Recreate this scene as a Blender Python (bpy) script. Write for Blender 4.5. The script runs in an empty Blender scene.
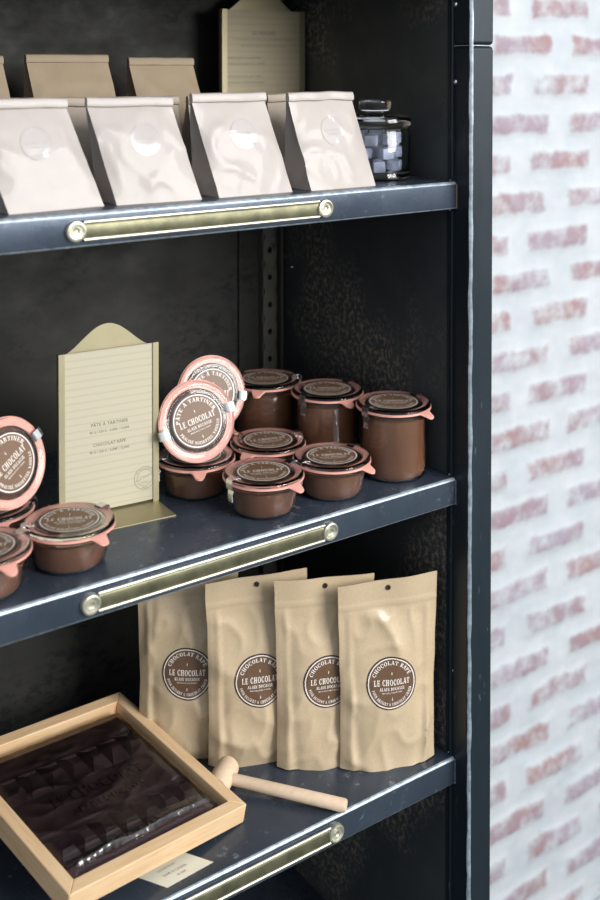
import bpy, bmesh, math, random
from mathutils import Vector, Matrix, noise
from mathutils.bvhtree import BVHTree
PI=math.pi; R=math.radians
S=bpy.context.scene; COL=S.collection
random.seed(4)

# ------------------------------------------------------------------ materials
def new_mat(name):
    m=bpy.data.materials.new(name); m.use_nodes=True
    nt=m.node_tree; b=nt.nodes['Principled BSDF']
    return m,nt,b
def coords(nt,scale=(1,1,1)):
    tc=nt.nodes.new('ShaderNodeTexCoord'); mp=nt.nodes.new('ShaderNodeMapping')
    mp.inputs['Scale'].default_value=scale
    nt.links.new(tc.outputs['Object'],mp.inputs['Vector']); return mp.outputs['Vector']
def noise_n(nt,vec,scale,detail=4,rough=.55):
    n=nt.nodes.new('ShaderNodeTexNoise'); n.inputs['Scale'].default_value=scale
    n.inputs['Detail'].default_value=detail; n.inputs['Roughness'].default_value=rough
    nt.links.new(vec,n.inputs['Vector']); return n.outputs['Fac']
def ramp(nt,fac,stops):
    r=nt.nodes.new('ShaderNodeValToRGB'); e=r.color_ramp.elements
    while len(e)<len(stops): e.new(.5)
    for i,(p,c) in enumerate(stops):
        e[i].position=p; e[i].color=(c[0],c[1],c[2],1) if not isinstance(c,(int,float)) else (c,c,c,1)
    nt.links.new(fac,r.inputs['Fac']); return r.outputs['Color']
def bump(nt,b,h,strength=.3,dist=.001):
    bp=nt.nodes.new('ShaderNodeBump'); bp.inputs['Strength'].default_value=strength
    bp.inputs['Distance'].default_value=dist
    nt.links.new(h,bp.inputs['Height']); nt.links.new(bp.outputs['Normal'],b.inputs['Normal'])
def simple(name,c,rough=.5,metal=0,var=.12,vscale=60,bs=0,bscale=200,scale=(1,1,1),**kw):
    m,nt,b=new_mat(name); v=coords(nt,scale)
    f=noise_n(nt,v,vscale)
    lo=[x*(1-var) for x in c]; hi=[min(1,x*(1+var)) for x in c]
    nt.links.new(ramp(nt,f,[(.3,lo),(.7,hi)]),b.inputs['Base Color'])
    b.inputs['Roughness'].default_value=rough; b.inputs['Metallic'].default_value=metal
    for k,val in kw.items(): b.inputs[k.replace('_',' ')].default_value=val
    if bs: bump(nt,b,noise_n(nt,v,bscale,6),bs)
    return m
def steel(name,base,patch,rust,rlo,rhi,metal,thr=.6,stretch=(1,1,1),speck=70):
    m,nt,b=new_mat(name); v=coords(nt,stretch)
    a=ramp(nt,noise_n(nt,v,7,6,.6),[(.3,base),(.7,patch)])
    sp=ramp(nt,noise_n(nt,v,speck,5,.7),[(thr,0),(thr+.07,1)])
    ar=ramp(nt,noise_n(nt,v,6,3,.5),[(.48,0),(.62,1)])
    mul=nt.nodes.new('ShaderNodeMath'); mul.operation='MULTIPLY'
    nt.links.new(sp,mul.inputs[0]); nt.links.new(ar,mul.inputs[1])
    mx=nt.nodes.new('ShaderNodeMix'); mx.data_type='RGBA'
    nt.links.new(mul.outputs[0],mx.inputs['Factor']); nt.links.new(a,mx.inputs['A']); mx.inputs['B'].default_value=(*rust,1)
    nt.links.new(mx.outputs['Result'],b.inputs['Base Color'])
    nt.links.new(ramp(nt,noise_n(nt,v,18,6,.65),[(.3,rlo),(.7,rhi)]),b.inputs['Roughness'])
    b.inputs['Metallic'].default_value=metal
    bump(nt,b,noise_n(nt,v,90,6,.7),.25,.0006)
    return m
M={}
M['steel']=steel('blued_steel',(.035,.047,.066),(.055,.072,.098),(.16,.19,.23),.30,.5,.45,.62)
M['post']=steel('post_steel',(.009,.015,.021),(.016,.026,.036),(.14,.18,.22),.34,.5,.3,.62,(1,1,.25),90)
M['shelf']=steel('shelf_steel',(.038,.052,.074),(.070,.090,.124),(.22,.25,.30),.20,.36,.45,.60)
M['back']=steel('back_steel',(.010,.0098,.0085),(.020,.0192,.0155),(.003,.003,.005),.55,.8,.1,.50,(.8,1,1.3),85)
M['side']=steel('side_steel',(.036,.044,.050),(.070,.076,.076),(.26,.22,.18),.42,.65,.25,.50,(1,1,.9),170)
M['rail']=steel('rail_steel',(.075,.072,.060),(.11,.105,.09),(.02,.02,.02),.4,.6,.3,.6)
M['worn_highlight']=simple('worn_highlight_steel',(.36,.42,.47),.35,.5,.35,120)  # edge wear and edge highlight together, put into one brighter steel colour
M['rust']=simple('rust_edge',(.35,.24,.17),.7,.1,.3,200)
M['brass_old']=simple('aged_brass',(.155,.150,.092),.45,.75,.35,50,.15,300)
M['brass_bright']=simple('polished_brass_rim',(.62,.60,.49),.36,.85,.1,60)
M['brass']=simple('satin_brass',(.40,.355,.225),.5,.75,.08,20)
M['paper_white']=simple('pale_bag_paper',(.40,.355,.325),.48,0,.04,30,.12,250,Coat_Weight=.12)
M['paper_mid']=simple('mid_bag_paper',(.36,.295,.23),.5,0,.05,40,.15,250)
M['paper_kraft']=simple('brown_bag_paper',(.29,.22,.14),.6,0,.06,40,.15,250)
M['pouch']=simple('kraft_pouch_paper',(.52,.405,.262),.42,0,.045,320,.12,500,Coat_Weight=.2)
M['sticker_clear']=simple('clear_sticker',(.45,.41,.39),.12,0,.03,40,Coat_Weight=.6)
M['sticker_ink']=simple('sticker_ink',(.37,.33,.30),.3,0,.03,40)
M['label_brown']=simple('label_brown',(.135,.075,.042),.35,0,.05,40)
M['label_dark']=simple('label_rim_brown',(.05,.028,.022),.35,0,.05,40)
M['lid_brown']=simple('lid_label_brown',(.165,.090,.048),.45,0,.04,60)
M['ink_white']=simple('white_ink',(.82,.76,.70),.4,0,.02,60)
M['ink_grey']=simple('grey_ink',(.20,.18,.15),.6,0,.02,60)
M['ink_faint']=simple('faint_ink',(.27,.245,.19),.6,0,.02,60)
M['choc_spread']=simple('chocolate_spread',(.235,.105,.056),.16,0,.10,25,Coat_Weight=.6)
M['choc_dark']=simple('dark_chocolate',(.082,.050,.052),.22,0,.15,50,.08,200,Coat_Weight=.25)
M['rubber']=simple('pink_rubber',(.84,.40,.32),.4,0,.05,40,Subsurface_Weight=.0)
M['chrome']=simple('clip_steel',(.75,.76,.76),.18,1,.05,60)
M['dark']=simple('dark_hole',(.008,.008,.008),.6)
M['cardpaper']=simple('cream_card',(.72,.69,.56),.6,0,.03,60)
def glassmat(name,c=(1,1,1),rough=.0,ior=1.45):
    m,nt,b=new_mat(name); b.inputs['Base Color'].default_value=(*c,1)
    b.inputs['Transmission Weight'].default_value=1; b.inputs['Roughness'].default_value=rough; b.inputs['IOR'].default_value=ior
    v=coords(nt); bump(nt,b,noise_n(nt,v,30,2),.015,.001)
    return m
M['glass']=glassmat('clear_glass',(.98,.99,.99))
M['lidglass']=glassmat('lid_glass',(1,1,1),.02,1.33)
M['foil']=simple('lilac_foil_wrap',(.40,.44,.58),.35,.15,.3,90,.6,120)
def filmmat(ior=1.34,rg=.07):
    m=bpy.data.materials.new('cellophane'); m.use_nodes=True; nt=m.node_tree
    nt.nodes.remove(nt.nodes['Principled BSDF']); out=nt.nodes['Material Output']
    tr=nt.nodes.new('ShaderNodeBsdfTransparent'); gl=nt.nodes.new('ShaderNodeBsdfGlossy'); gl.inputs['Roughness'].default_value=rg
    fr=nt.nodes.new('ShaderNodeFresnel'); fr.inputs['IOR'].default_value=ior
    mx=nt.nodes.new('ShaderNodeMixShader')
    v=coords(nt,(1,1,1)); n=noise_n(nt,v,45,3,.5); bp=nt.nodes.new('ShaderNodeBump'); bp.inputs['Strength'].default_value=.3; bp.inputs['Distance'].default_value=.001
    nt.links.new(n,bp.inputs['Height']); nt.links.new(bp.outputs['Normal'],gl.inputs['Normal']); nt.links.new(bp.outputs['Normal'],fr.inputs['Normal'])
    nt.links.new(fr.outputs[0],mx.inputs['Fac']); nt.links.new(tr.outputs[0],mx.inputs[1]); nt.links.new(gl.outputs[0],mx.inputs[2])
    nt.links.new(mx.outputs[0],out.inputs['Surface']); return m
M['film']=filmmat(); M['film_glint_fold']=filmmat(1.9,.16)
def woodmat(name,c1,c2,c3):
    m,nt,b=new_mat(name); v=coords(nt,(1,1,1))
    mp=nt.nodes.new('ShaderNodeMapping'); mp.inputs['Scale'].default_value=(6,60,60); nt.links.new(v,mp.inputs['Vector'])
    f=noise_n(nt,mp.outputs['Vector'],3,5,.6)
    nt.links.new(ramp(nt,f,[(.25,c1),(.5,c2),(.75,c3)]),b.inputs['Base Color']); b.inputs['Roughness'].default_value=.5
    bump(nt,b,f,.1,.0004); return m
M['wood']=woodmat('beech_wood',(.60,.38,.19),(.70,.48,.27),(.76,.55,.34))
M['wood_pale']=woodmat('pale_beech',(.62,.46,.31),(.70,.53,.37),(.74,.58,.42))
def linedpaper(name,c,pitch,line):
    m,nt,b=new_mat(name); v=coords(nt)
    w=nt.nodes.new('ShaderNodeTexWave'); w.wave_type='BANDS'; w.bands_direction='Z'; w.inputs['Scale'].default_value=2*PI/20/pitch
    w.inputs['Distortion'].default_value=.6; w.inputs['Detail Scale'].default_value=20
    nt.links.new(v,w.inputs['Vector'])
    nt.links.new(ramp(nt,w.outputs['Fac'],[(.0,line),(.35,c)]),b.inputs['Base Color']); b.inputs['Roughness'].default_value=.6; return m
M['lined']=linedpaper('lined_cream_paper',(.50,.46,.34),.0075,(.46,.42,.305))
M['lined_tan']=linedpaper('lined_tan_paper',(.44,.375,.25),.0075,(.41,.345,.225))
# whitewashed brick, driven by the per-vertex brick mask of the wall relief
def brickmat():
    m,nt,b=new_mat('whitewashed_brick'); v=coords(nt)
    at=nt.nodes.new('ShaderNodeAttribute'); at.attribute_name='brick'
    n1=noise_n(nt,v,30,6,.65); n2=noise_n(nt,v,7,3,.5)
    a=nt.nodes.new('ShaderNodeMath'); a.operation='MULTIPLY_ADD'; nt.links.new(n1,a.inputs[0]); a.inputs[1].default_value=2.2; a.inputs[2].default_value=-1.12
    s=nt.nodes.new('ShaderNodeMath'); s.operation='ADD'; nt.links.new(at.outputs['Fac'],s.inputs[0]); nt.links.new(a.outputs[0],s.inputs[1])
    fac=ramp(nt,s.outputs[0],[(.36,0),(1.0,.92)])
    br=ramp(nt,n2,[(.35,(.33,.185,.18)),(.5,(.31,.21,.24)),(.68,(.34,.285,.345))])
    wh=ramp(nt,noise_n(nt,v,14,5,.6),[(.3,(.46,.50,.53)),(.7,(.555,.58,.60))])
    mx=nt.nodes.new('ShaderNodeMix'); mx.data_type='RGBA'
    nt.links.new(fac,mx.inputs['Factor']); nt.links.new(wh,mx.inputs['A']); nt.links.new(br,mx.inputs['B'])
    nt.links.new(mx.outputs['Result'],b.inputs['Base Color']); b.inputs['Roughness'].default_value=.85
    bump(nt,b,noise_n(nt,v,120,6,.7),.35,.002); return m
M['brick']=brickmat()
M['floor']=simple('dark_green_floor_tile',(.035,.06,.055),.3,0,.3,12,.1,80)
M['skirt']=simple('painted_skirting',(.62,.68,.68),.5,0,.05,20)

# ------------------------------------------------------------------ helpers
def props(o,label=None,cat=None,group=None,kind=None):
    if label: o['label']=label
    if cat: o['category']=cat
    if group: o['group']=group
    if kind: o['kind']=kind
    return o
def thing(name,label,cat,loc=(0,0,0),rot=(0,0,0),group=None):
    o=bpy.data.objects.new(name,None); o.empty_display_size=.02; COL.objects.link(o)
    o.location=loc; o.rotation_euler=rot
    return props(o,label,cat,group)
def obj(name,bm,mats,parent=None,smooth=35,loc=None,bevel=0,recalc=True):
    if recalc: bmesh.ops.recalc_face_normals(bm,faces=bm.faces)
    me=bpy.data.meshes.new(name); bm.to_mesh(me); bm.free()
    if not isinstance(mats,(list,tuple)): mats=[mats]
    for m in mats: me.materials.append(m)
    o=bpy.data.objects.new(name,me); COL.objects.link(o)
    if parent: o.parent=parent
    if loc: o.location=loc
    if smooth:
        for p in me.polygons: p.use_smooth=True
        if smooth<180: me.set_sharp_from_angle(angle=R(smooth))
    if bevel:
        b=o.modifiers.new('bevel','BEVEL'); b.width=bevel; b.segments=3; b.limit_method='ANGLE'; b.angle_limit=R(40); b.harden_normals=True
    return o
def add_box(bm,x0,x1,y0,y1,z0,z1,mat=None,mi=0):
    vs=[bm.verts.new((x,y,z)) for z in (z0,z1) for y in (y0,y1) for x in (x0,x1)]
    if mat:
        for v in vs: v.co=mat@v.co
    for f in ((0,1,3,2),(4,6,7,5),(0,4,5,1),(2,3,7,6),(0,2,6,4),(1,5,7,3)):
        fc=bm.faces.new([vs[i] for i in f]); fc.material_index=mi
    return vs
def lathe(bm,prof,n=64,closed=False,mat=None,mi=0):
    rings=[]
    for r,z in prof:
        if r<1e-6: ring=[bm.verts.new((0,0,z))]
        else: ring=[bm.verts.new((r*math.cos(2*PI*i/n),r*math.sin(2*PI*i/n),z)) for i in range(n)]
        if mat:
            for v in ring: v.co=mat@v.co
        rings.append(ring)
    seq=list(zip(rings,rings[1:]))
    if closed: seq.append((rings[-1],rings[0]))
    for a,b in seq:
        for i in range(n):
            j=(i+1)%n
            if len(a)==1 and len(b)==1: continue
            if len(a)==1: f=bm.faces.new((a[0],b[j],b[i]))
            elif len(b)==1: f=bm.faces.new((a[i],a[j],b[0]))
            else: f=bm.faces.new((a[i],a[j],b[j],b[i]))
            f.material_index=mi
def extrude_prof(bm,pts,axis_vals,fn,caps=True,mi=0):
    rows=[[bm.verts.new(fn(a,p)) for p in pts] for a in axis_vals]
    n=len(pts)
    for r0,r1 in zip(rows,rows[1:]):
        for i in range(n):
            bm.faces.new((r0[i],r0[(i+1)%n],r1[(i+1)%n],r1[i])).material_index=mi
    if caps:
        bm.faces.new(rows[0]).material_index=mi; bm.faces.new(rows[-1][::-1]).material_index=mi
def arc(cx,cy,r,a0,a1,n):
    return [(cx+r*math.cos(R(a0+(a1-a0)*i/n)),cy+r*math.sin(R(a0+(a1-a0)*i/n))) for i in range(n+1)]

_tc={}
def text_geo(s,bold=.012,extrude=0):
    k=(s,bold,extrude)
    if k in _tc: return _tc[k]
    cu=bpy.data.curves.new('t','FONT'); cu.body=s; cu.size=1; cu.offset=bold; cu.extrude=extrude
    cu.align_x='CENTER'; cu.resolution_u=2; cu.space_character=1.08
    o=bpy.data.objects.new('t',cu); COL.objects.link(o)
    bpy.context.view_layer.update()
    me=bpy.data.meshes.new_from_object(o)
    V=[tuple(v.co) for v in me.vertices]; F=[tuple(p.vertices) for p in me.polygons]
    bpy.data.objects.remove(o); bpy.data.curves.remove(cu); bpy.data.meshes.remove(me)
    _tc[k]=(V,F); return V,F
# slab-serif capitals drawn as fat stems, thin bars and bowls (unit cap height)
def _glyph(ch):
    Q=[]; T=.24; t=.10; SW=.09
    def box(x0,x1,y0,y1): Q.append([(x0,y0),(x1,y0),(x1,y1),(x0,y1)])
    def stem(x,w=T,y0=0,y1=1,b=1,tp=1,l=1,r=1):
        box(x,x+w,y0,y1)
        if b: box(x-SW*l,x+w+SW*r,y0,y0+t)
        if tp: box(x-SW*l,x+w+SW*r,y1-t,y1)
    def diag(x0,y0,x1,y1,w): Q.append([(x0,y0),(x0+w,y0),(x1+w,y1),(x1,y1)])
    def bowl(cx,cy,rx,ry,a0,a1,th=T,tn=t,n=10):
        P=[]
        for i in range(n+1):
            a=R(a0+(a1-a0)*i/n); P.append(((cx+rx*math.cos(a),cy+ry*math.sin(a)),(cx+(rx-th)*math.cos(a),cy+(ry-tn)*math.sin(a))))
        for p,q in zip(P,P[1:]): Q.append([p[0],q[0],q[1],p[1]])
    acc={'À':'A','Â':'A','É':'E'}; b=acc.get(ch,ch); w=.9
    if b=='A': diag(.02,0,.40,1,.10); diag(.62,0,.40,1,.26); box(.2,.7,.28,.38); box(-.05,.25,0,t); box(.55,.98,0,t); w=.95
    elif b=='B': stem(.1,r=0); bowl(.34,.75,.42,.25,90,-90); bowl(.34,.26,.48,.28,90,-90); w=.88
    elif b=='C': bowl(.5,.5,.48,.52,50,310,n=16); box(.74,.84,.62,.98); box(.74,.84,.02,.34); w=.9
    elif b=='D': stem(.1,r=0); bowl(.36,.5,.54,.5,90,-90); w=.95
    elif b in 'EF': stem(.1); box(.3,.78,.9,1); box(.7,.78,.68,1); box(.3,.6,.45,.55); box(.54,.61,.34,.66); w=.85
    elif b=='G': bowl(.5,.5,.48,.52,50,330,n=16); box(.72,.82,.62,.98); box(.6,.86,0,.42); w=.98
    elif b=='H': stem(.1); stem(.66); box(.3,.7,.45,.55); w=1.05
    elif b=='I': stem(.12); w=.48
    elif b=='L': stem(.1); box(.3,.78,0,.1); box(.7,.78,0,.34); w=.85
    elif b=='M': stem(.08,.10); stem(.8); diag(.42,0,.10,1,.22); diag(.42,0,.78,1,.12); w=1.18
    elif b=='N': stem(.08,.10); stem(.76,.10); diag(.62,0,.08,1,.26); w=.98
    elif b=='O': bowl(.5,.5,.48,.52,0,360,n=22); w=1.0
    elif b=='P': stem(.1); bowl(.34,.72,.48,.28,90,-90); w=.85
    elif b=='R': stem(.1); bowl(.34,.74,.46,.26,90,-90); diag(.66,0,.40,.5,.26); box(.62,1.0,0,.1); w=.95
    elif b=='S': bowl(.42,.74,.34,.28,30,235,.18,.10); bowl(.42,.27,.38,.29,55,-160,.2,.10); box(.64,.72,.66,1); box(.06,.14,0,.34); diag(.56,.34,.14,.66,.22); w=.82
    elif b=='T': stem(.32,tp=0); box(.02,.86,.9,1); box(.02,.10,.64,1); box(.78,.86,.64,1); w=.9
    elif b=='U': box(.1,.34,.3,1); box(.66,.76,.3,1); bowl(.43,.32,.33,.34,180,360,.2,.1); box(0,.44,.9,1); box(.58,.86,.9,1); w=.9
    elif b=='V': diag(.34,0,.04,1,.26); diag(.42,0,.72,1,.10); box(-.04,.38,.9,1); box(.62,.92,.9,1); w=.9
    elif b=='Z': box(.05,.8,.9,1); box(.05,.8,0,.1); diag(.05,.05,.5,.95,.28); w=.88
    elif b=='&': bowl(.4,.76,.26,.24,0,360,.16,.08); bowl(.4,.28,.38,.3,0,360,.2,.09); diag(.72,0,.3,.62,.18); w=1.0
    elif b==',': box(.05,.22,-.12,.16); w=.3
    elif b=='.': box(.05,.22,0,.16); w=.3
    else: w=.45
    if ch=='À': diag(.42,1.08,.30,1.30,.14)
    if ch=='É': diag(.36,1.08,.48,1.30,.14)
    if ch=='Â': diag(.26,1.08,.42,1.28,.10); diag(.60,1.08,.42,1.28,.10)
    if b=='E': box(.3,.82,0,.1); box(.74,.82,0,.34)
    return Q,w
def slab_geo(s_):
    k=('slab',s_)
    if k in _tc: return _tc[k]
    V=[];F=[];x=0
    for ch in s_:
        Q,w=_glyph(ch)
        for q in Q:
            n=len(V); V+=[((x+p[0])*.72,p[1]*.72,0) for p in q]; F.append(tuple(range(n,n+len(q))))
        x+=w+.16
    m=(x-.16)*.72/2; V=[(a-m,b,c) for a,b,c in V]
    _tc[k]=(V,F); return V,F
def put_text(bm,s,size,fn,mi,bold=.012,width=None,extrude=0,slab=False):
    """fn(x,y,h) -> point; the text is centred at x=0 with its baseline at y=0"""
    V,F=slab_geo(s) if slab else text_geo(s,bold,extrude)
    sx=size
    if width and V:
        w=max(v[0] for v in V)-min(v[0] for v in V); sx=width/w
    vs=[bm.verts.new(fn(v[0]*sx,v[1]*size,v[2]*size)) for v in V]
    for f in F:
        try: bm.faces.new([vs[i] for i in f]).material_index=mi
        except ValueError: pass
def disc(bm,r,fn,mi,rings=6,n=48,r0=0):
    prev=None
    rr=[r0+(r-r0)*i/rings for i in range(rings+1)]
    for q in rr:
        ring=[bm.verts.new(fn(0,0,0))] if q==0 else [bm.verts.new(fn(q*math.cos(2*PI*i/n),q*math.sin(2*PI*i/n),0)) for i in range(n)]
        if prev:
            for i in range(n):
                j=(i+1)%n
                if len(prev)==1: bm.faces.new((prev[0],ring[i],ring[j])).material_index=mi
                else: bm.faces.new((prev[i],ring[i],ring[j],prev[j])).material_index=mi
        prev=ring
def emblem(bm,r,top,mid,sub,sub2,bottom,lay,mi_base,mi_ring,mi_ink):
    """round label: lay(layer) gives a mapping fn for that print layer"""
    disc(bm,r,lay(0),mi_ring,rings=11,n=72)
    disc(bm,r*.945,lay(1),mi_ink,rings=1,r0=r*.905,n=72)
    disc(bm,r*.905,lay(1),mi_base,rings=10,n=72)
    def bent(Rr,sgn,k):
        f=lay(k)
        def g(x,y,h):
            if sgn>0: a=PI/2-x/Rr; q=Rr+y
            else: a=-PI/2+x/Rr; q=Rr-y
            return f(q*math.cos(a),q*math.sin(a),h)
        return g
    put_text(bm,top,r*.20,bent(r*.70,1,2),mi_ink,width=len(top)*r*.128,slab=True)
    put_text(bm,bottom,r*.145,bent(r*.83,-1,2),mi_ink,width=r*2.15,slab=True)
    f=lay(2)
    put_text(bm,mid,r*.30,lambda x,y,h:f(x,y-r*.06,h),mi_ink,width=r*1.42,slab=True)
    put_text(bm,sub,r*.155,lambda x,y,h:f(x,y-r*.25,h),mi_ink,width=r*1.0,slab=True)
    put_text(bm,sub2,r*.065,lambda x,y,h:f(x,y-r*.36,h),mi_ink,.01,width=r*.8)
    for yy in (.36,-.60):
        w=r*.018
        vs=[bm.verts.new(f(x,y+yy*r,0)) for x,y in ((0,-.06*r),(w,0),(0,.09*r),(-w,0))]
        bm.faces.new(vs).material_index=mi_ink

# ------------------------------------------------------------------ setting: wall, floor, skirting
def build_wall():
    bm=bmesh.new(); lay=bm.verts.layers.float.new('brick')
    x0,x1,z0,z1=-1.6,1.5,-1.06,1.3
    fx=[];x=x0
    while x<x1:
        fx.append(x); x+=.0065 if .35<x<.85 else .05
    fx.append(x1)
    nz=int((z1-z0)/.0060); W=.193; H=.0655
    rows=[]
    for j in range(nz+1):
        z=z0+(z1-z0)*j/nz; row=[]
        for x in fx:
            wx=x+.010*(noise.noise(Vector((x*9,0,z*9+3)))); wz=z+.006*noise.noise(Vector((x*7+9,1,z*9)))
            k=math.floor((wz-.374)/H+.5); dz=abs(wz-.374-k*H)
            rl=noise.noise(Vector((k*3.7,5.1,0)))*.02
            u=((wx-.588+rl+(W/2 if k%2 else 0))/W)%1.0; dx=min(u,1-u)*W     # distance from the joint
            cell=math.floor((wx-.588+rl+(W/2 if k%2 else 0))/W)
            hsh=noise.noise(Vector((cell*5.3+.7,k*3.1+.3,2)))
            a=(dx-.014)/.020; c=(.0195-dz)/.013
            q=max(0,min(1,a,c+.35)); q=q*q*(3-2*q)
            n=noise.noise(Vector((x*22,3,z*22)))
            mask=q*(.86+.20*hsh)+.10*n*q
            h=q*.0035+.003*noise.noise(Vector((x*14,7,z*14)))+.0012*noise.noise(Vector((x*60,8,z*60)))
            v=bm.verts.new((x,.368-h,z)); v[lay]=mask; row.append(v)
        rows.append(row)
    for a,b in zip(rows,rows[1:]):
        for i in range(len(fx)-1): bm.faces.new((a[i],a[i+1],b[i+1],b[i]))
    # thickness behind the relief
    bot=[bm.verts.new((x,.46,z)) for x,z in ((x0,z0),(x1,z0),(x1,z1),(x0,z1))]
    bm.faces.new(bot)
    bm.faces.new([bot[0],bot[1]]+rows[0][::-1]); bm.faces.new([bot[2],bot[3]]+rows[-1])
    bm.faces.new([bot[0]]+[r[0] for r in rows]+[bot[3]]); bm.faces.new([bot[1],bot[2]]+[r[-1] for r in rows[::-1]])
    return props(obj('wall_back',bm,M['brick'],smooth=180),kind='structure')
build_wall()
bm=bmesh.new(); add_box(bm,-1.6,1.5,-2.2,.46,-1.10,-1.06); props(obj('floor',bm,M['floor'],smooth=0),kind='structure')
bm=bmesh.new(); add_box(bm,.05,1.5,.350,.366,-1.06,-1.030); props(obj('baseboard_back',bm,M['skirt'],smooth=0,bevel=.003),kind='structure')

# ------------------------------------------------------------------ the steel shelving unit
ZT,ZM,ZB=.3397,0.,-.3241
XL=-1.15; D=.345
unit=thing('shelving_unit','dark blued steel shelving unit standing against the whitewashed brick wall','shelf',(0,0,-1.06))
def u(name,bm,m,**k): 
    o=obj(name,bm,m,unit,**k); o.location=(0,0,1.06); return o
def shelf_board(z):
    bm=bmesh.new(); t=.0022; L=.0315; r=.0042
    out=[(D,z)]+[(a,b) for a,b in arc(r,z-r,r,90,180,6)]+[(a,b) for a,b in arc(.003,z-L+.003,.003,180,270,4)]+[(.014,z-L)]
    inn=[(.014,z-L+t),(.0035,z-L+t),(t,z-L+.0045),(t,z-.0065),(.006,z-t),(D,z-t)]
    extrude_prof(bm,out+inn,[XL,-.0008],lambda x,p:(x,p[0],p[1]))
    bm.faces.ensure_lookup_table()
    for i in (2,3,4,5,9,10): bm.faces[i].material_index=1  # rounded lip corners get the brighter steel: wear plus painted highlight
    sh=u('shelf',bm,[M['shelf'],M['worn_highlight']],smooth=50)
    return sh
shelves=[shelf_board(z) for z in (.605,ZT,ZM,ZB,-.648)]
bm=bmesh.new(); add_box(bm,XL-.002,.002,D,D+.003,-1.0,.72); u('back_panel',bm,M['back'],smooth=0)
bm=bmesh.new(); add_box(bm,.0,.0025,.014,D,-1.0,.72); u('side_panel',bm,M['side'],smooth=0)
bm=bmesh.new(); add_box(bm,XL-.0045,XL-.002,.012,D,-1.0,.72); u('side_panel',bm,M['side'],smooth=0)
bm=bmesh.new(); add_box(bm,XL-.04,.038,-.022,D+.003,.72,.735); u('top_panel',bm,M['post'],smooth=0,bevel=.003)
def post(x0,x1):
    bm=bmesh.new(); add_box(bm,x0,x1,-.022,.014,-1.06,.494); add_box(bm,x0,x1,-.022,.014,.4946,.72)
    p=u('post',bm,M['post'],smooth=30,bevel=.0050); return p
p=post(.0,.0375); post(XL-.038,XL-.002)
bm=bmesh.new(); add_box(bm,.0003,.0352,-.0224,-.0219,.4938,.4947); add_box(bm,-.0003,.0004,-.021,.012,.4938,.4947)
w=u('weld_seam',bm,M['worn_highlight'],smooth=0)
# wear and painted-in highlight as a bright strip down the post's arris
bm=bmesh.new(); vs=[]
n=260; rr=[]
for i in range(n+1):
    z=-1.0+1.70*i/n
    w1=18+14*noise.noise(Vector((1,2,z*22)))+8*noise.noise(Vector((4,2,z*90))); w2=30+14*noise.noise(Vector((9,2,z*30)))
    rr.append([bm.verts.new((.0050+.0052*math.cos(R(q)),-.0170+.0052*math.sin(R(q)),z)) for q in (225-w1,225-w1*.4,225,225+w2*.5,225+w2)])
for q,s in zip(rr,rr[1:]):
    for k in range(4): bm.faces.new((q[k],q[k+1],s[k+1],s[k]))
u('worn_edge_highlight',bm,M['worn_highlight'],smooth=60)
# stile on the inner side, in bays between the shelves
for za,zb in ((ZT+.001,.60),(ZM+.001,ZT-.034),(ZB+.001,-.034),(-.646,ZB-.034)):
    bm=bmesh.new(); add_box(bm,-.0035,.0,.0045,.0075,za,zb); add_box(bm,-.0016,.0,.0105,.0145,za,zb)
    u('stile',bm,M['post'],smooth=0,bevel=.0005)
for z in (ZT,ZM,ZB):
    bm=bmesh.new(); add_box(bm,-.0008,.0002,-.0006,.0012,z-.031,z-.003); u('weld_bead',bm,M['rust'] if z==ZT else M['worn_highlight'],smooth=0)
def rivet(x,y,z,axis='x',r=.003):
    bm=bmesh.new(); pr=[(0,.0018),(r*.5,.0015),(r*.85,.0008),(r,0),(0,0)]
    mt=Matrix.Translation((x,y,z))@(Matrix.Rotation(-PI/2,4,'Y') if axis=='x' else Matrix.Rotation(PI/2,4,'X'))
    lathe(bm,pr,16,mat=mt); u('rivet',bm,M['chrome'],smooth=40)
rivet(0,.0035,.4529); rivet(0,.0035,.541); rivet(0,.328,.1929,r=.002); rivet(0,.006,-.226,r=.0018)
# perforated rails in the back corner
def rail(x0,x1,y):
    bm=bmesh.new(); zs=-1.0; pitch=.0375; w=x1-x0; xc=(x0+x1)/2; hr=.0034
    z=zs
    while z<.70:
        zc=z+pitch/2
        outer=[(x0,z),(x1,z),(x1,z+pitch),(x0,z+pitch)]
        N=16; ring=[bm.verts.new((xc+hr*math.cos(2*PI*i/N),y,zc+hr*1.25*math.sin(2*PI*i/N))) for i in range(N)]
        sq=[]
        for i in range(N):
            a=2*PI*i/N; ca,sa=math.cos(a),math.sin(a); k=min((w/2)/max(abs(ca),1e-6),(pitch/2)/max(abs(sa),1e-6))
            sq.append(bm.verts.new((xc+ca*k,y,zc+sa*k)))
        for i in range(N):
            j=(i+1)%N; bm.faces.new((ring[i],ring[j],sq[j],sq[i]))
        z+=pitch
    bmesh.ops.remove_doubles(bm,verts=bm.verts,dist=1e-5)
    g=bmesh.ops.extrude_face_region(bm,geom=bm.faces[:]); 
    bmesh.ops.translate(bm,verts=[v for v in g['geom'] if isinstance(v,bmesh.types.BMVert)],vec=(0,.002,0))
    add_box(bm,x0,x0+.002,y+.0021,D,zs,.70); add_box(bm,x1-.002,x1,y+.0021,D,zs,.70)
    u('perforated_rail',bm,M['rail'],smooth=30)
rail(-.0435,-.0215,D-.011)
bm=bmesh.new(); add_box(bm,-.0125,-.0095,D-.009,D,-1.0,.70); u('corner_flange',bm,M['rail'],smooth=0)
bm=bmesh.new(); add_box(bm,-.078,-.0755,D-.004,D,-1.0,.70); u('corner_flange',bm,M['back'],smooth=0)
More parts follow.
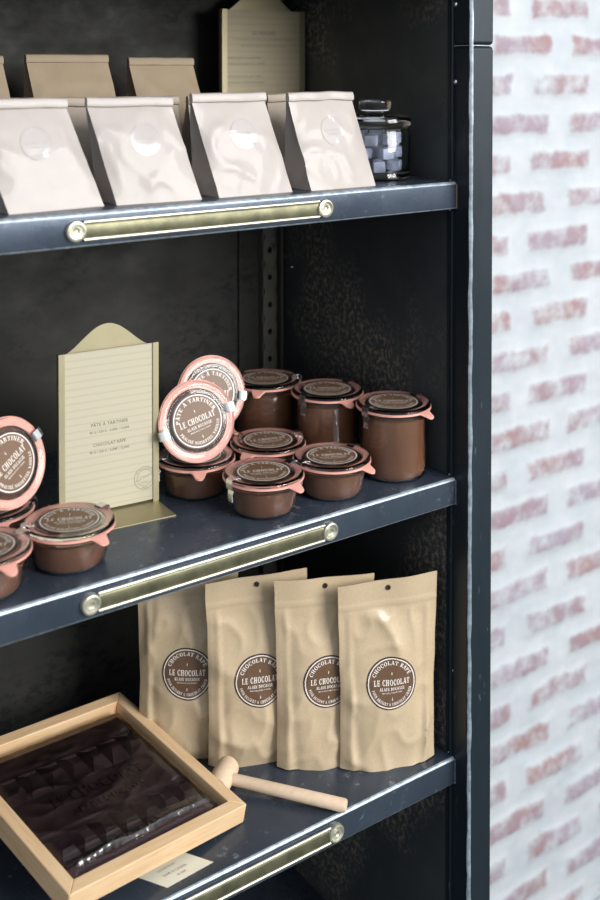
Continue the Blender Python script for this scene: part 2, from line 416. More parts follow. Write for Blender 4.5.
# brass label holders on the shelf lips
def holder(z,x0,x1,sh):
    bm=bmesh.new(); h=.0085; zc=z-.0165
    # channel (slightly hollow)
    prof=[(-.0006,zc-h+.0012),(-.0024,zc-h*.55),(-.0013,zc),(-.0024,zc+h*.55),(-.0006,zc+h-.0012),(-.0001,zc+h-.0012),(-.0001,zc-h+.0012)]
    extrude_prof(bm,prof,[x0+.004,x1-.004],lambda x,p:(x,p[0],p[1]))
    o=obj('label_holder',bm,M['brass_old'],sh,smooth=60)
    for s in (-1,1):
        bm=bmesh.new(); c=arc(-.0019,zc+s*h*.93,.0016,0,360,10)[:-1]
        extrude_prof(bm,c,[x0+.0075,x1-.0075],lambda x,p:(x,p[0],p[1]))
        obj('holder_rim',bm,M['brass_bright'],sh,smooth=60)
    for x in (x0,x1):
        bm=bmesh.new(); mt=Matrix.Translation((x,-.0001,zc))@Matrix.Rotation(PI/2,4,'X')
        lathe(bm,[(0,.0030),(.0016,.0030),(.0022,.0040),(.0032,.0042),(.0040,.0030),(.0046,.0022),(.0062,.0024),(.0076,.0046),(.0090,.0042),(.0098,.0022),(.0098,0),(0,0)],32,mat=mt)
        obj('rosette',bm,M['brass_bright'] ,sh,smooth=50)
holder(ZT,-.4657,-.1884,shelves[1]); holder(ZM,-.4527,-.1817,shelves[2]); holder(ZB,-.452,-.1735,shelves[3])

# ------------------------------------------------------------------ preserving jars
def rot_text_frame(phi):
    return math.cos(phi),math.sin(phi)
def make_jar(label,loc,tall=False,rot=(0,0,0),tab=-40,clips=(220,42),text=0,mat=None,group=None,tongue=(0,),seed=0,tabext=.0105):
    """origin at the centre of the foot; angles in degrees seen from the camera side: 0 = to the right, 90 = away"""
    t=thing('preserving_jar',label,'jar',loc,rot,group)
    if mat is not None: t.matrix_world=mat
    H=.0775 if tall else .0345
    yaw=-35.4
    lr=.0428
    if tall:
        out=[(0,0),(.0335,0),(.0362,.0012),(.0378,.005),(.0385,.012),(.0395,H-.006),(.0392,H-.004),(.0420,H-.002),(.0422,H)]
        inn=[(.0395,H),(.0386,H-.005),(.0377,.012),(.0369,.0060),(.0350,.0022),(.032,.0013),(0,.0013)]
        fill=[(0,.0015),(.0318,.0015),(.0348,.0024),(.0367,.0061),(.0375,.0121),(.0382,H-.0085),(.036,H-.0070),(0,H-.0074)]
    else:
        out=[(0,0),(.0290,0),(.0320,.0010),(.0340,.004),(.0352,.009),(.0385,H-.006),(.0390,H-.004),(.0420,H-.002),(.0422,H)]
        inn=[(.0395,H),(.0378,H-.005),(.0376,H-.0062),(.0343,.0092),(.0331,.0048),(.0314,.0019),(.028,.0011),(0,.0011)]
        fill=[(0,.0013),(.0278,.0013),(.0312,.0021),(.0329,.0050),(.0341,.0093),(.0370,H-.0075),(.036,H-.0065),(0,H-.0068)]
    bm=bmesh.new(); lathe(bm,out+inn,64); obj('glass_body',bm,M['glass'],t,smooth=50)
    bm=bmesh.new(); lathe(bm,fill,64); obj('chocolate_spread',bm,M['choc_spread'],t,smooth=50)
    # rubber seal with its pull tab
    bm=bmesh.new(); n=96; rows=[]
    ta=R(tab+yaw)
    prof=[(0,.0002),(0,.0022),(1,.0022),(1,.0002)]
    for i in range(n):
        a=2*PI*i/n; d=abs((a-ta+PI)%(2*PI)-PI)
        ext=tabext*math.exp(-(d/.135)**4)
        ro=.0436+ext; dr=-.0045*(ext/.0105)
        ring=[]
        for k,(s,z) in enumerate(prof):
            r=.0348 if s==0 else ro
            ring.append(bm.verts.new((r*math.cos(a),r*math.sin(a),H+z+(dr if s else 0))))
        mid=[bm.verts.new((.0428*math.cos(a),.0428*math.sin(a),H+z)) for z in (.0022,.0002)]
        rows.append([ring[0],ring[1],mid[0],ring[2],ring[3],mid[1]])
    for i in range(n):
        a=rows[i];b=rows[(i+1)%n]
        for k in range(6): bm.faces.new((a[k],a[(k+1)%6],b[(k+1)%6],b[k]))
    obj('rubber_seal',bm,M['rubber'],t,smooth=60)
    # glass lid
    z0=H+.0023
    bm=bmesh.new()
    lathe(bm,[(0,z0+.0002),(.033,z0+.0002),(.0345,z0),(lr-.001,z0),(lr,z0+.0006),(lr-.0002,z0+.0022),(lr-.0012,z0+.0034),(.0385,z0+.0038),(.0352,z0+.0034),(.0328,z0+.0025),(.0312,z0+.0030),(0,z0+.0030)],64)
    lid=obj('glass_lid',bm,M['lidglass'],t,smooth=50)
    bm=bmesh.new(); tx=R(text+yaw); c,s=math.cos(tx),math.sin(tx)
    def lay(k): return lambda x,y,h:(c*x-s*y,s*x+c*y,z0+.0032+k*.00012)
    emblem(bm,.0295,'PÂTE À TARTINER','LE CHOCOLAT','ALAIN DUCASSE','MANUFACTURE À PARIS','PRALINÉ NOISETTES, VANILLE',lay,0,1,2)
    obj('lid_label',bm,[M['lid_brown'],M['label_dark'],M['ink_white']],lid,smooth=0,recalc=False)
    # spring clips
    for ci,ang in enumerate(clips):
        bm=bmesh.new(); a=R(ang+yaw); wd=.0048
        pr=[(.0335,z0+.0046),(.0365,z0+.0056),(lr-.001,z0+.0060),(lr+.0022,z0+.0048),(lr+.0032,z0+.001),(lr+.0026,H-.003),(lr+.0002,H-.0046)]
        if ci in tongue: pr+=[(lr+.0014,H-.008),(lr+.0012,H-.0165)]
        pts=pr+[(r-.0006,z-.0007) if i<3 else (r-.0008,z) for i,(r,z) in reversed(list(enumerate(pr)))]
        def fn(w,p):
            x,y=p[0],w*wd*(.75 if p[1]<H-.006 else 1); return (x*math.cos(a)-y*math.sin(a),x*math.sin(a)+y*math.cos(a),p[1])
        extrude_prof(bm,pts,[-1,-.4,.4,1],fn)
        obj('clip',bm,M['chrome'],t,smooth=40)
    return t
GT='tall jars of chocolate spread'; GL='low jars of chocolate spread'
make_jar('tall jar of chocolate spread at the shelf\'s right end, frontmost of the three tall jars',(-.0480,.054,0),True,group=GT)
make_jar('tall jar of chocolate spread, the middle one of the three tall jars',(-.080,.139,0),True,group=GT,clips=(228,48),tab=-60)
make_jar('tall jar of chocolate spread farthest back in the corner, left of the other tall jars',(-.116,.2195,0),True,group=GT,clips=(150,15),tab=-100)
make_jar('low chocolate spread jar with hanging clip at the front of the right-hand cluster',(-.2280,.0545,0),text=12,group=GL)
make_jar('low chocolate spread jar directly in front of the frontmost two tall jars',(-.1400,.0505,0),group=GL,text=8,tab=-33,clips=(216,50))
make_jar('low chocolate spread jar in the middle row, between sideways jars and tall jars',(-.1690,.1340,0),group=GL,text=20,tab=-120,clips=(160,35))
make_jar('low jar of chocolate spread beside the cream sign, carrying the frontmost sideways jar',(-.2615,.140,0),group=GL,text=5,tab=-80,clips=(205,60))
make_jar('low jar of chocolate spread mostly hidden at the back, beneath the rear sideways jar',(-.214,.2175,0),group=GL,tab=-10)
make_jar('low jar of chocolate spread at the front edge, in front of the cream sign',(-.4475,.0570,0),group=GL,text=10,tab=-40,clips=(205,50))
make_jar('low chocolate spread jar at the front edge, cut off by the left edge',(-.5345,.0480,0),group=GL,tab=-45,clips=(230,45),text=5)
make_jar('low jar of chocolate spread at the left, carrying a sideways jar',(-.497,.136,0),group=GL,tab=-60,clips=(200,20))
def lying(label,centre,az,el,roll,seed=0):
    """a jar lying on its side; centre = middle of the lid face, az/el = where the lid looks, roll = turn of its print"""
    n=Vector((math.cos(R(az))*math.cos(R(el)),math.sin(R(az))*math.cos(R(el)),math.sin(R(el))))
    right=Vector((0,0,1)).cross(n).normalized(); up=n.cross(right)
    r=R(roll); X=right*math.cos(r)+up*math.sin(r); Y=n.cross(X)
    # undo the yaw offset used for the print
    yw=R(35.4); X2=X*math.cos(yw)+Y*math.sin(yw); Y2=n.cross(X2)
    m=Matrix((X2,Y2,n)).transposed().to_4x4(); m.translation=Vector(centre)-n*.0400
    return make_jar(label,(0,0,0),mat=m,group='low jars lying on their sides',tab=-120,clips=(0,180),tongue=(),tabext=.0)
lying('chocolate spread jar on its side, whole round brown lid facing out beside the cream sign',(-.270,.121,.0840),-101,15,15)
lying('chocolate spread jar on its side, lid half hidden behind another sideways jar',(-.203,.2015,.0835),-98,15,-12)
lying('chocolate spread jar on its side at the left edge, left of the cream sign',(-.4830,.114,.0852),-72,15,27)

# ------------------------------------------------------------------ brass sign holders with printed cards
def sign(label,loc,yaw,sc,lines,stamp):
    t=thing('sign_holder',label,'sign',loc,(0,0,R(yaw)),'brass sign holders'); t.scale=(sc,sc,sc)
    w=.1105; h=.1735; th=.0012
    # back plate with arched top
    bm=bmesh.new(); pts=[(-w/2,0.0),(w/2,0.0),(w/2,h)]
    pts=[(-w/2+.002,0),(w/2-.002,0),(w/2-.002,h-.004)]
    for i in range(25):
        s=i/24; x=w/2-.006-(w-.012)*s; pts.append((x,h-.003+.0285*(math.sin(PI*s)**1.6)))
    pts.append((-w/2+.002,h-.004))
    extrude_prof(bm,pts,[0,th],lambda a,p:(p[0],a,p[1])); obj('back_plate',bm,M['brass'],t,smooth=30)
    # foot
    bm=bmesh.new(); extrude_prof(bm,[(-w/2+.001,-.052),(w/2+.001,-.052),(w/2-.001,0),(-w/2+.001,0)],[0.0001,th],lambda a,p:(p[0],p[1],a))
    obj('foot',bm,M['brass'],t,smooth=30,bevel=.0003)
    # folded side channels
    for s in (-1,1):
        bm=bmesh.new(); x=s*(w/2)
        prof=[(x,.0),(x,-.007),(x-s*.0065,-.007),(x-s*.0065,-.006),(x-s*.001,-.006),(x-s*.001,0)]
        extrude_prof(bm,prof,[.0013,h],lambda a,p:(p[0],p[1],a)); obj('side_channel',bm,M['brass'],t,smooth=30)
    bm=bmesh.new(); add_box(bm,-w/2+.0016,w/2-.0016,-.0056,-.0050,.0035,h-.0005)
    card=obj('printed_card',bm,M['lined'] if stamp else M['lined_tan'],t,smooth=0)
    bm=bmesh.new(); f0=-.00575
    for s,size,x,z,wd,mi in lines:
        put_text(bm,s,size,lambda a,b,c:(x+a,f0,z+b),mi,.012,width=wd)
    if stamp:
        sx,sz=.0395,.0285
        bs=bmesh.new(); fn=lambda a,b,c:(sx+a,f0,sz+b)
        disc(bs,.0125,fn,0,rings=1,r0=.0118); disc(bs,.0090,fn,0,rings=1,r0=.0086)
        def arcf(Rr,sg):
            def g(x,y,h):
                a=PI/2-x/Rr if sg>0 else -PI/2+x/Rr; q=Rr+y if sg>0 else Rr-y
                return fn(q*math.cos(a),q*math.sin(a),0)
            return g
        put_text(bs,'LE CHOCOLAT',.0024,arcf(.0094,1),0,.01,width=.021); put_text(bs,'PARIS',.0024,arcf(.0113,-1),0,.01)
        put_text(bs,'Alain Ducasse',.0034,lambda a,b,c:fn(a*.94-b*.34,a*.34+b*.94,0),0,.0,width=.022)
        put_text(bs,'manufacture',.002,lambda a,b,c:fn(a,b-.005,0),0,.0)
    if stamp:
        obj('stamp',bs,M['ink_faint'],card,smooth=0,recalc=False)
    obj('printed_text',bm,[M['ink_grey'],M['ink_faint']],card,smooth=0,recalc=False)
    return t
sign('brass holder with cream lined card, standing left of the chocolate spread jars',(-.3645,.1475,0),-5.5,1.0,
 [('PÂTE À TARTINER',.0052,0,.0925,.041,0),('90 G / 250 G - 6,00€ / 12,00€',.0036,0,.0855,.044,0),('CHOCOLAT RÂPÉ',.0048,0,.0715,.036,0),('90 G / 250 G - 6,00€ / 12,00€',.0036,0,.0645,.044,0)],True)
sign('brass holder with price card, behind the pale paper bags on the top shelf',(-.0690,.300,ZT),0,1.18,
 [('LES PRALINÉS',.0055,0,.146,.032,0),('ET CHOCOLATS AUX FRUITS SECS ET GRAINES DE CACAO',.0034,0,.1395,.082,1),('MANUFACTURE DE CHOCOLAT À PARIS',.0034,0,.1325,.060,1),
  ('CHOCOLAT AU LAIT PUR',.0036,-.0265,.119,.044,0),('CHOCOLAT NOIR 75 % CACAO',.0036,-.024,.1125,.050,0),
  ('CHOCOLAT AU LAIT PUR',.0036,-.0265,.0985,.044,0),('CHOCOLAT NOIR 75 % CACAO',.0036,-.024,.092,.050,0),
  ('90 G - 6,00€',.0034,-.0385,.079,.020,1),('250 G',.0034,-.003,.079,.016,0),('12,00€',.0034,.042,.079,.011,1)],False)

# ------------------------------------------------------------------ fold-top paper bags
def project(bm_label,bvh,direction,off):
    """drop label vertices (built in front of the surface, y = layer) onto the surface along +y"""
    for v in bm_label.verts:
        k=v.co.y; hit=bvh.ray_cast(Vector((v.co.x,-.5,v.co.z)),Vector((0,1,0)))
        if hit[0] is not None: v.co=Vector((v.co.x,hit[0].y-off-k,v.co.z))
def paper_bag(label,loc,yaw,w,d,h,mat,seed,group,sticker=0,shift=0.0):
    t=thing('paper_bag',label,'paper bag',loc,(0,0,R(yaw)),group)
    sd=Vector((seed*3.1,seed*1.7,0)); bm=bmesh.new()
    NU,NV,NS=26,26,8; fh=h-.009   # the fold starts here
    def dep(v): return d*(1-v)**1.15*.5+.0016 if v>.0 else d*.5
    rows=[]
    for j in range(NV+1):
        v=j/NV; z=fh*v; hd=d*.5*(1-.93*v**.95); hw=w/2*(1-.015*v); pts=[]
        gus=.026*math.sin(PI*min(1,v*1.05)*.62)+.001
        bul=.0040*math.sin(PI*v)
        def calm(x): return 1-.92*math.exp(-(((x-(sticker-1 if sticker else 9)+shift*0)/.021)**4+((z-h*.60)/.021)**4))
        def wr(x,y,z,am=1):
            p=Vector((x*17+z*9,y*20,z*13-x*7))+sd; q=Vector((x*38-z*20,y*50,z*34+x*12))+sd
            r=1-abs(noise.noise(p)); r2=1-abs(noise.noise(q))
            return am*((r**10)*.0019+(r2**9)*.0008-.0004)*min(1,v*5)*min(1,(1-v)*4+.15)
        for i in range(NU+1):   # front, left to right
            uu=-1+2*i/NU; x=hw*uu; y=-hd-bul*(1-uu**4); pts.append((x+shift*v,y-wr(x,y,z)*calm(x+shift*v),z))
        for i in range(1,NS):   # right gusset
            s=i/NS; a=1-abs(2*s-1); pts.append((hw-gus*a+wr(hw,hd*s,z,.5)+shift*v,-hd+2*hd*s,z))
        for i in range(NU+1):
            uu=1-2*i/NU; x=hw*uu; y=hd+bul*.6*(1-uu**4); pts.append((x+shift*v,y+wr(x,y+1,z),z))
        for i in range(1,NS):
            s=i/NS; a=1-abs(2*s-1); pts.append((-hw+gus*a-wr(-hw,hd*s,z,.5)+shift*v,hd-2*hd*s,z))
        rows.append([bm.verts.new(p) for p in pts])
    n=len(rows[0])
    for a,b in zip(rows,rows[1:]):
        for i in range(n): bm.faces.new((a[i],a[(i+1)%n],b[(i+1)%n],b[i]))
    bm.faces.new(rows[0][::-1]); bm.faces.new(rows[-1])
    bmesh.ops.recalc_face_normals(bm,faces=bm.faces)
    bvh=BVHTree.FromBMesh(bm)
    obj('bag_body',bm,mat,t,smooth=38)
    # rolled top
    bm=bmesh.new(); NU=16; rows=[]
    prof=[(.0012,fh-.0012),(-.0022,fh-.0010),(-.0046,fh+.0002),(-.0050,fh+.0036),(-.0034,h-.001),(-.0010,h),(.0014,h-.001),(.0022,fh+.003)]
    for i in range(NU+1):
        uu=-1+2*i/NU; x=(w/2*.985+.0006)*uu
        dz=.0012*noise.noise(Vector((uu*1.5,seed,0))); dy=.0016*noise.noise(Vector((uu*1.8,seed,4)))
        rows.append([bm.verts.new((x+shift,p[0]+dy,p[1]+dz)) for p in prof])
    for a,b in zip(rows,rows[1:]):
        for k in range(len(prof)): bm.faces.new((a[k],b[k],b[(k+1)%len(prof)],a[(k+1)%len(prof)]))
    bm.faces.new(rows[0]); bm.faces.new(rows[-1][::-1])
    obj('folded_top',bm,mat,t,smooth=40)
    if sticker:
        bm=bmesh.new(); cz=h*.60; cx=sticker-1
        def lay(k): return lambda x,y,hh:(cx+x,.00012*k,cz+y)
        r=.0155
        disc(bm,r,lay(0),0); disc(bm,r*.96,lay(1),1,rings=1,r0=r*.91)
        f=lay(1)
        put_text(bm,'LE CHOCOLAT',r*.22,lambda x,y,hh:f(x,y-.001,hh),1,.02,width=r*1.45)
        put_text(bm,'ALAIN DUCASSE',r*.13,lambda x,y,hh:f(x,y-.0045,hh),1,.02,width=r*1.0)
        project(bm,bvh,None,.0003)
        obj('sticker',bm,[M['sticker_clear'],M['sticker_ink']],t,smooth=0,recalc=False)
    return t
GF='pale fold-top bags in the front row'
W_=M['paper_white']; K_=M['paper_kraft']
paper_bag('pale fold-top paper bag at the right end of the front row, beside the glass jar',(-.1475,.0445,ZT),0,.087,.052,.1035,W_,1,GF,.994,-.014)
paper_bag('pale fold-top paper bag, second from the right in the front row',(-.2575,.0485,ZT),1,.090,.052,.1040,W_,2,GF,.992,-.018)
paper_bag('pale fold-top paper bag, third from the right in the front row',(-.365,.0500,ZT),-4,.089,.052,.1015,W_,3,GF,.990,-.021)
paper_bag('pale fold-top paper bag cut off by the left edge in the front row',(-.4720,.0530,ZT),4,.095,.052,.1020,W_,4,GF,.985,-.026)
GS='pale fold-top bags in the second row'
for i,(x,w,s,lb) in enumerate(((-.434,.088,5,'pale fold-top paper bag in the second row, peeking between the two leftmost front bags'),(-.337,.093,6,'pale fold-top paper bag in the second row, behind the front bag third from the right'),(-.2285,.101,7,'pale fold-top paper bag in the second row, behind the front bag second from the right'),(-.140,.072,8,'pale fold-top paper bag in the second row, behind the rightmost front bag'))):
    paper_bag(lb,(x,.128,ZT),0,w,.050,.0995,M['paper_mid'],s,GS)
GB='taller brown bags in the back row'
paper_bag('brown fold-top paper bag cut off at the left edge of the back row',(-.478,.235,ZT),0,.094,.092,.1425,K_,9,GB,0,-.014)
paper_bag('broad brown fold-top paper bag in the middle of the back row',(-.357,.235,ZT),0,.098,.092,.1445,K_,10,GB,0,-.014)
paper_bag('narrow brown fold-top paper bag at the right of the back row, beside the price card',(-.235,.240,ZT),0,.086,.088,.1415,K_,11,GB,0,-.016)

# ------------------------------------------------------------------ glass jar with knob lid
t=thing('glass_candy_jar','thick clear glass jar with round knob lid at the right end of the top shelf','jar',(-.0520,.0835,ZT))
bm=bmesh.new(); lathe(bm,[(0,0),(.0400,0),(.0418,.002),(.0422,.005),(.0405,.0075),(.0412,.010),(.0415,.056),(.040,.059),(.0365,.059),(.0372,.055),(.0370,.014),(.034,.0085),(0,.0075)],64)
obj('glass_body',bm,M['glass'],t,smooth=50)
bm=bmesh.new(); lathe(bm,[(0,.0600),(.040,.0595),(.0425,.0615),(.0428,.068),(.0410,.0725),(.034,.0745),(.012,.0755),(.010,.0765),(.0100,.0785),(.0175,.0795),(.0195,.0825),(.0190,.0900),(.0165,.0918),(0,.0922)],64)
obj('glass_lid',bm,M['glass'],t,smooth=50)
for L_ in range(3):
    for i in range(7):
        a=2*PI*i/6+.35*L_; r=0 if i==6 else .0240
        bm=bmesh.new(); add_box(bm,-.0080,.0080,-.0075,.0075,0,.0135)
        bmesh.ops.subdivide_edges(bm,edges=bm.edges[:],cuts=4,use_grid_fill=True)
        for v in bm.verts:
            c=v.co-Vector((0,0,.0068)); v.co=Vector((0,0,.0068))+c*(1-.14*(c.length/.0125)**2)+c.normalized()*.0010*noise.noise(c*260+Vector((i,L_,0)))
        bmesh.ops.transform(bm,matrix=Matrix.Identity(4),verts=bm.verts)
        zmin=min(v.co.z for v in bm.verts)
        for v in bm.verts: v.co.z-=zmin
        o=obj('wrapped_sweet',bm,M['foil'],None,smooth=60,loc=(-.0520+r*math.cos(a),.0835+r*math.sin(a),ZT+.0082+.0150*L_))
        o.rotation_euler=(0,0,a)
        ln=('bottom','middle','top')[L_]
        props(o,'lilac foil wrapped sweet in the '+ln+' layer inside the glass knob-lid jar','sweet','foil wrapped sweets in the glass jar, '+ln+' layer')

# ------------------------------------------------------------------ kraft stand-up pouches
def pouch(label,loc,yaw,seed,lean=0,w=.115,h=.2125):
    t=thing('kraft_pouch',label,'pouch',loc,(R(lean),0,R(yaw)),'kraft stand-up pouches on the bottom shelf')
    sd=Vector((seed*5.3,seed*2.9,seed)); bm=bmesh.new(); NU,NV=44,70; rows=[]
    for j in range(NV+1):
        v=j/NV; z=h*v
        D0=.0148*max(0,(1-(v/.85)**2.4)) if v<.85 else 0
        D0=D0*(.72+.28*math.sin(min(1,v*3.2)*PI/2)) 
        hw=w/2*(.975+.05*v-.03*math.sin(PI*min(1,v/.9))*1.0)+.0010*noise.noise(Vector((v*6,seed,1)))
        fr=[];bk=[]
        for i in range(NU+1):
            uu=-1+2*i/NU; x=hw*uu
            s=max(0,1-abs(uu)**2.2); dd=D0*s**.85+.0004
            env=min(1,s*2.2)*(1 if v<.8 else max(0,(.86-v)/.06)) if v<.86 else 0
            p=Vector((x*13+v*1.2,v*2.2-x*4,0))+sd; q=Vector((x*34-v*3,v*5+x*12,0))+sd; cal=1-.75*math.exp(-((x/.034)**4+((v-.462)/.16)**4))
            c1=(1-abs(noise.noise(p)))**3; c2=(1-abs(noise.noise(q)))**4
            wr=env*cal*(c1*.0060+c2*.0022-.0030)
            # diagonal tension folds at the lower corners
            fold=.0022*env*math.exp(-((abs(uu)-.62-.3*v)**2)/.012)*(1-v)
            y=-dd-wr+fold+.0018*math.sin(v*3+seed)*(v)
            y-=.0022*env*math.exp(-((abs(uu)-.80)/.055)**2)*min(1,v*8)
            sw=.0016*v*v*noise.noise(Vector((uu*1.2,seed,7)))*3
            ridge=-.0011 if (.868<v<.880 or .900<v<.908) else 0
            zz=z+(.0035*v*uu*(1 if seed%2 else -.4) if v>.5 else 0)*((v-.5)*2)
            if v<.06: zz=z+ .0022*(abs(uu)**2)*(1-v/.06)*1.0 -0*.0
            fr.append((x,y+sw+ridge,zz)); bk.append((x,dd+sw+.0018*math.sin(v*3+seed)*v+wr*.6,zz))
        rows.append([bm.verts.new(p) for p in fr+bk[::-1][1:-1]])
    n=len(rows[0])
    for a,b in zip(rows,rows[1:]):
        for i in range(n): bm.faces.new((a[i],a[(i+1)%n],b[(i+1)%n],b[i]))
    bm.faces.new(rows[0][::-1]); bm.faces.new(rows[-1])
    bmesh.ops.recalc_face_normals(bm,faces=bm.faces)
    bvh=BVHTree.FromBMesh(bm)
    obj('pouch_body',bm,M['pouch'],t,smooth=60)
    bm=bmesh.new(); cz=h*.462; cx=.0015
    def lay(k): return lambda x,y,hh:(cx+x,.00030*k,cz+y)
    emblem(bm,.0292,'CHOCOLAT RÂPÉ','LE CHOCOLAT','ALAIN DUCASSE','MANUFACTURE À PARIS','POUR DESSERT & CHOCOLAT CHAUD',lay,0,1,2)
    project(bm,bvh,None,.0004)
    obj('round_label',bm,[M['label_brown'],M['label_dark'],M['ink_white']],t,smooth=0,recalc=False)
    # hang hole with metal eyelet
    hz=h*.955; hit=bvh.ray_cast(Vector((0,-.5,hz)),Vector((0,1,0)))[0]
    y=hit.y if hit else 0
    mt=Matrix.Translation((0,y,hz))@Matrix.Rotation(PI/2,4,'X')
    bm=bmesh.new(); lathe(bm,[(.0017,.0002),(.0019,.0009),(.0027,.0010),(.0032,.0003),(.0032,0),(.0017,0)],24,closed=True,mat=mt); ey=obj('eyelet',bm,M['label_dark'],t,smooth=50)
    bm=bmesh.new(); lathe(bm,[(0,.00035),(.0018,.00035),(.0018,.00005),(0,.00005)],20,mat=mt); obj('eyelet_hole',bm,M['dark'],ey,smooth=0)
    return t
cy,sy=math.cos(R(-22.9)),math.sin(R(-22.9))
def base_mid(x,y,w=.115): return (x+cy*w/2,y+sy*w/2,ZB)
pouch('kraft stand-up pouch at the right end, whole round label in view',base_mid(-.1235,.0592),-22.9,1)
pouch('kraft stand-up pouch, second from the right, label half covered',base_mid(-.1800,.1030),-22.9,2,lean=-.5)
pouch('kraft stand-up pouch, third from the right, directly above the mallet\'s head',base_mid(-.2420,.1500),-22.9,3,lean=-.5)
pouch('kraft stand-up pouch at the left end of the four, behind the wooden tray',(-.2465,.1865,ZB),-38,4,lean=-.5)

# ------------------------------------------------------------------ wooden tray with a giant chocolate tablet
TY,TP,TRr=R(11.33),R(8.07),R(6.69); TW=.2239; TD=.2234; TH=.0200
Mt=Matrix.Translation((-.2574,.0485,ZB))@Matrix.Rotation(TY,4,'Z')@Matrix.Rotation(TRr,4,'Y')@Matrix.Rotation(TP,4,'X')
# local frame: x from -TW..0, y 0..TD, z 0..TH ; front right foot corner at the origin
tray=thing('wooden_tray','square beech wood tray, tilted, holding a wrapped chocolate slab on the bottom shelf','tray'); tray.matrix_world=Mt
FW=.0145
def rimprof(): return [(0,0),(FW+.003,0),(FW+.003,.0045),(FW,.0045),(FW,TH),(0,TH)]
def side(a,b,inward):
    """mitred frame side from corner a to corner b, profile offset along inward"""
    bm=bmesh.new(); A=Vector(a);B=Vector(b);dr=(B-A).normalized();inn=Vector(inward)
    rows=[]
    for end,sg in ((A,1),(B,-1)):
        rows.append([bm.verts.new(end+inn*o+dr*sg*o+Vector((0,0,z))) for o,z in rimprof()])
    n=6
    for i in range(n): bm.faces.new((rows[0][i],rows[0][(i+1)%n],rows[1][(i+1)%n],rows[1][i]))
    bm.faces.new(rows[0]); bm.faces.new(rows[1][::-1])
    # local x along the grain
    ang=math.atan2(dr.y,dr.x); rotm=Matrix.Rotation(-ang,4,'Z'); bm.transform(rotm@Matrix.Translation(-A))
    o=obj('frame_side',bm,M['wood'],tray,smooth=0,bevel=.0012); o.location=A; o.rotation_euler=(0,0,ang); return o
c=[(-TW,0,0),(0,0,0),(0,TD,0),(-TW,TD,0)]
side(c[0],c[1],(0,1,0)); side(c[1],c[2],(-1,0,0)); side(c[2],c[3],(0,-1,0)); side(c[3],c[0],(1,0,0))
bm=bmesh.new(); add_box(bm,-TW+FW+.0031,-FW-.0031,FW+.0031,TD-FW-.0031,.0006,.0040); obj('base_panel',bm,M['wood_pale'],tray,smooth=0)
slab=thing('chocolate_slab','large dark chocolate slab in clear film lying in the wooden tray','chocolate'); slab.matrix_world=Mt@Matrix.Translation((0,0,.0047))
bm=bmesh.new(); x0,x1=-TW+FW+.006,-FW-.006; y0,y1=FW+.007,TD-FW-.010
add_box(bm,x0,x1,y0,y1,0,.0040)
LX=x1-x0; LY=y1-y0
def band(ya,yb,h,ins=.002):
    vs=add_box(bm,x0+.001,x1-.001,y0+ya*LY,y0+yb*LY,.0040,.0040+h)
    for v in vs[4:]:
        v.co.x+=ins if v.co.x<(x0+x1)/2 else -ins; v.co.y+=ins if v.co.y<y0+(ya+yb)/2*LY else -ins
band(.86,.985,.0030); band(.335,.62,.0022); band(.005,.09,.0024)
def bumps(ya,yb):
    n=7; pw=(LX-.004)/n
    for i in range(n):
        xa=x0+.002+pw*i; A=y0+ya*LY; B=y0+yb*LY
        vs=add_box(bm,xa+.0004,xa+pw-.0004,A+.0004,B-.0004,.0040,.0115)
        for v in vs[4:]:
            cx=xa+pw/2; v.co.x=cx+(v.co.x-cx)*.50; v.co.y=(A+B)/2+(v.co.y-(A+B)/2)*.28
bumps(.63,.85); bumps(.10,.32)
put_text(bm,'LE CHOCOLAT',.0190,lambda a,b,c:(x0+LX*.52+a,y0+LY*.49+b,.0064+c),0,.01,width=LX*.62,extrude=.07)
put_text(bm,'ALAIN DUCASSE',.0110,lambda a,b,c:(x0+LX*.52+a,y0+LY*.385+b,.0064+c),0,.01,width=LX*.50,extrude=.1)
obj('tablet',bm,M['choc_dark'],slab,smooth=0,bevel=.0006,recalc=True)
# clear wrapping film
bm=bmesh.new(); NX,NY=110,110; rows=[]
for j in range(NY+1):
    v=j/NY; y=y0-.0045+(LY+.008)*v; r=[]
    for i in range(NX+1):
        uu=i/NX; x=x0-.003+(LX+.006)*uu
        e=min(uu,1-uu,v,1-v); edge=min(1,e/.035)
        z=.0005+(.0122-.0005)*edge**.6
        z+=.0007*edge*(1-abs(noise.noise(Vector((x*22,y*40,1)))))**4
        z+=.0003*edge*noise.noise(Vector((x*90,y*50,3)))
        # slack folds along the front edge
        z+=.0002*math.exp(-((v-.062)/.0175)**2)*edge*(.85+.4*noise.noise(Vector((x*18,.3,2))))+.0012*edge*math.exp(-((v-.062)/.05)**2)*(1-abs(noise.noise(Vector((x*30,y*130,5)))))**3+.0012*math.exp(-((v-.135-.02*math.sin(uu*5))/.010)**2)*edge
        r.append(bm.verts.new((x,y,z)))
    rows.append(r)
for a,b in zip(rows,rows[1:]):
    for i in range(NX): bm.faces.new((a[i],a[i+1],b[i+1],b[i]))
obj('clear_film',bm,M['film'],slab,smooth=180,recalc=False)
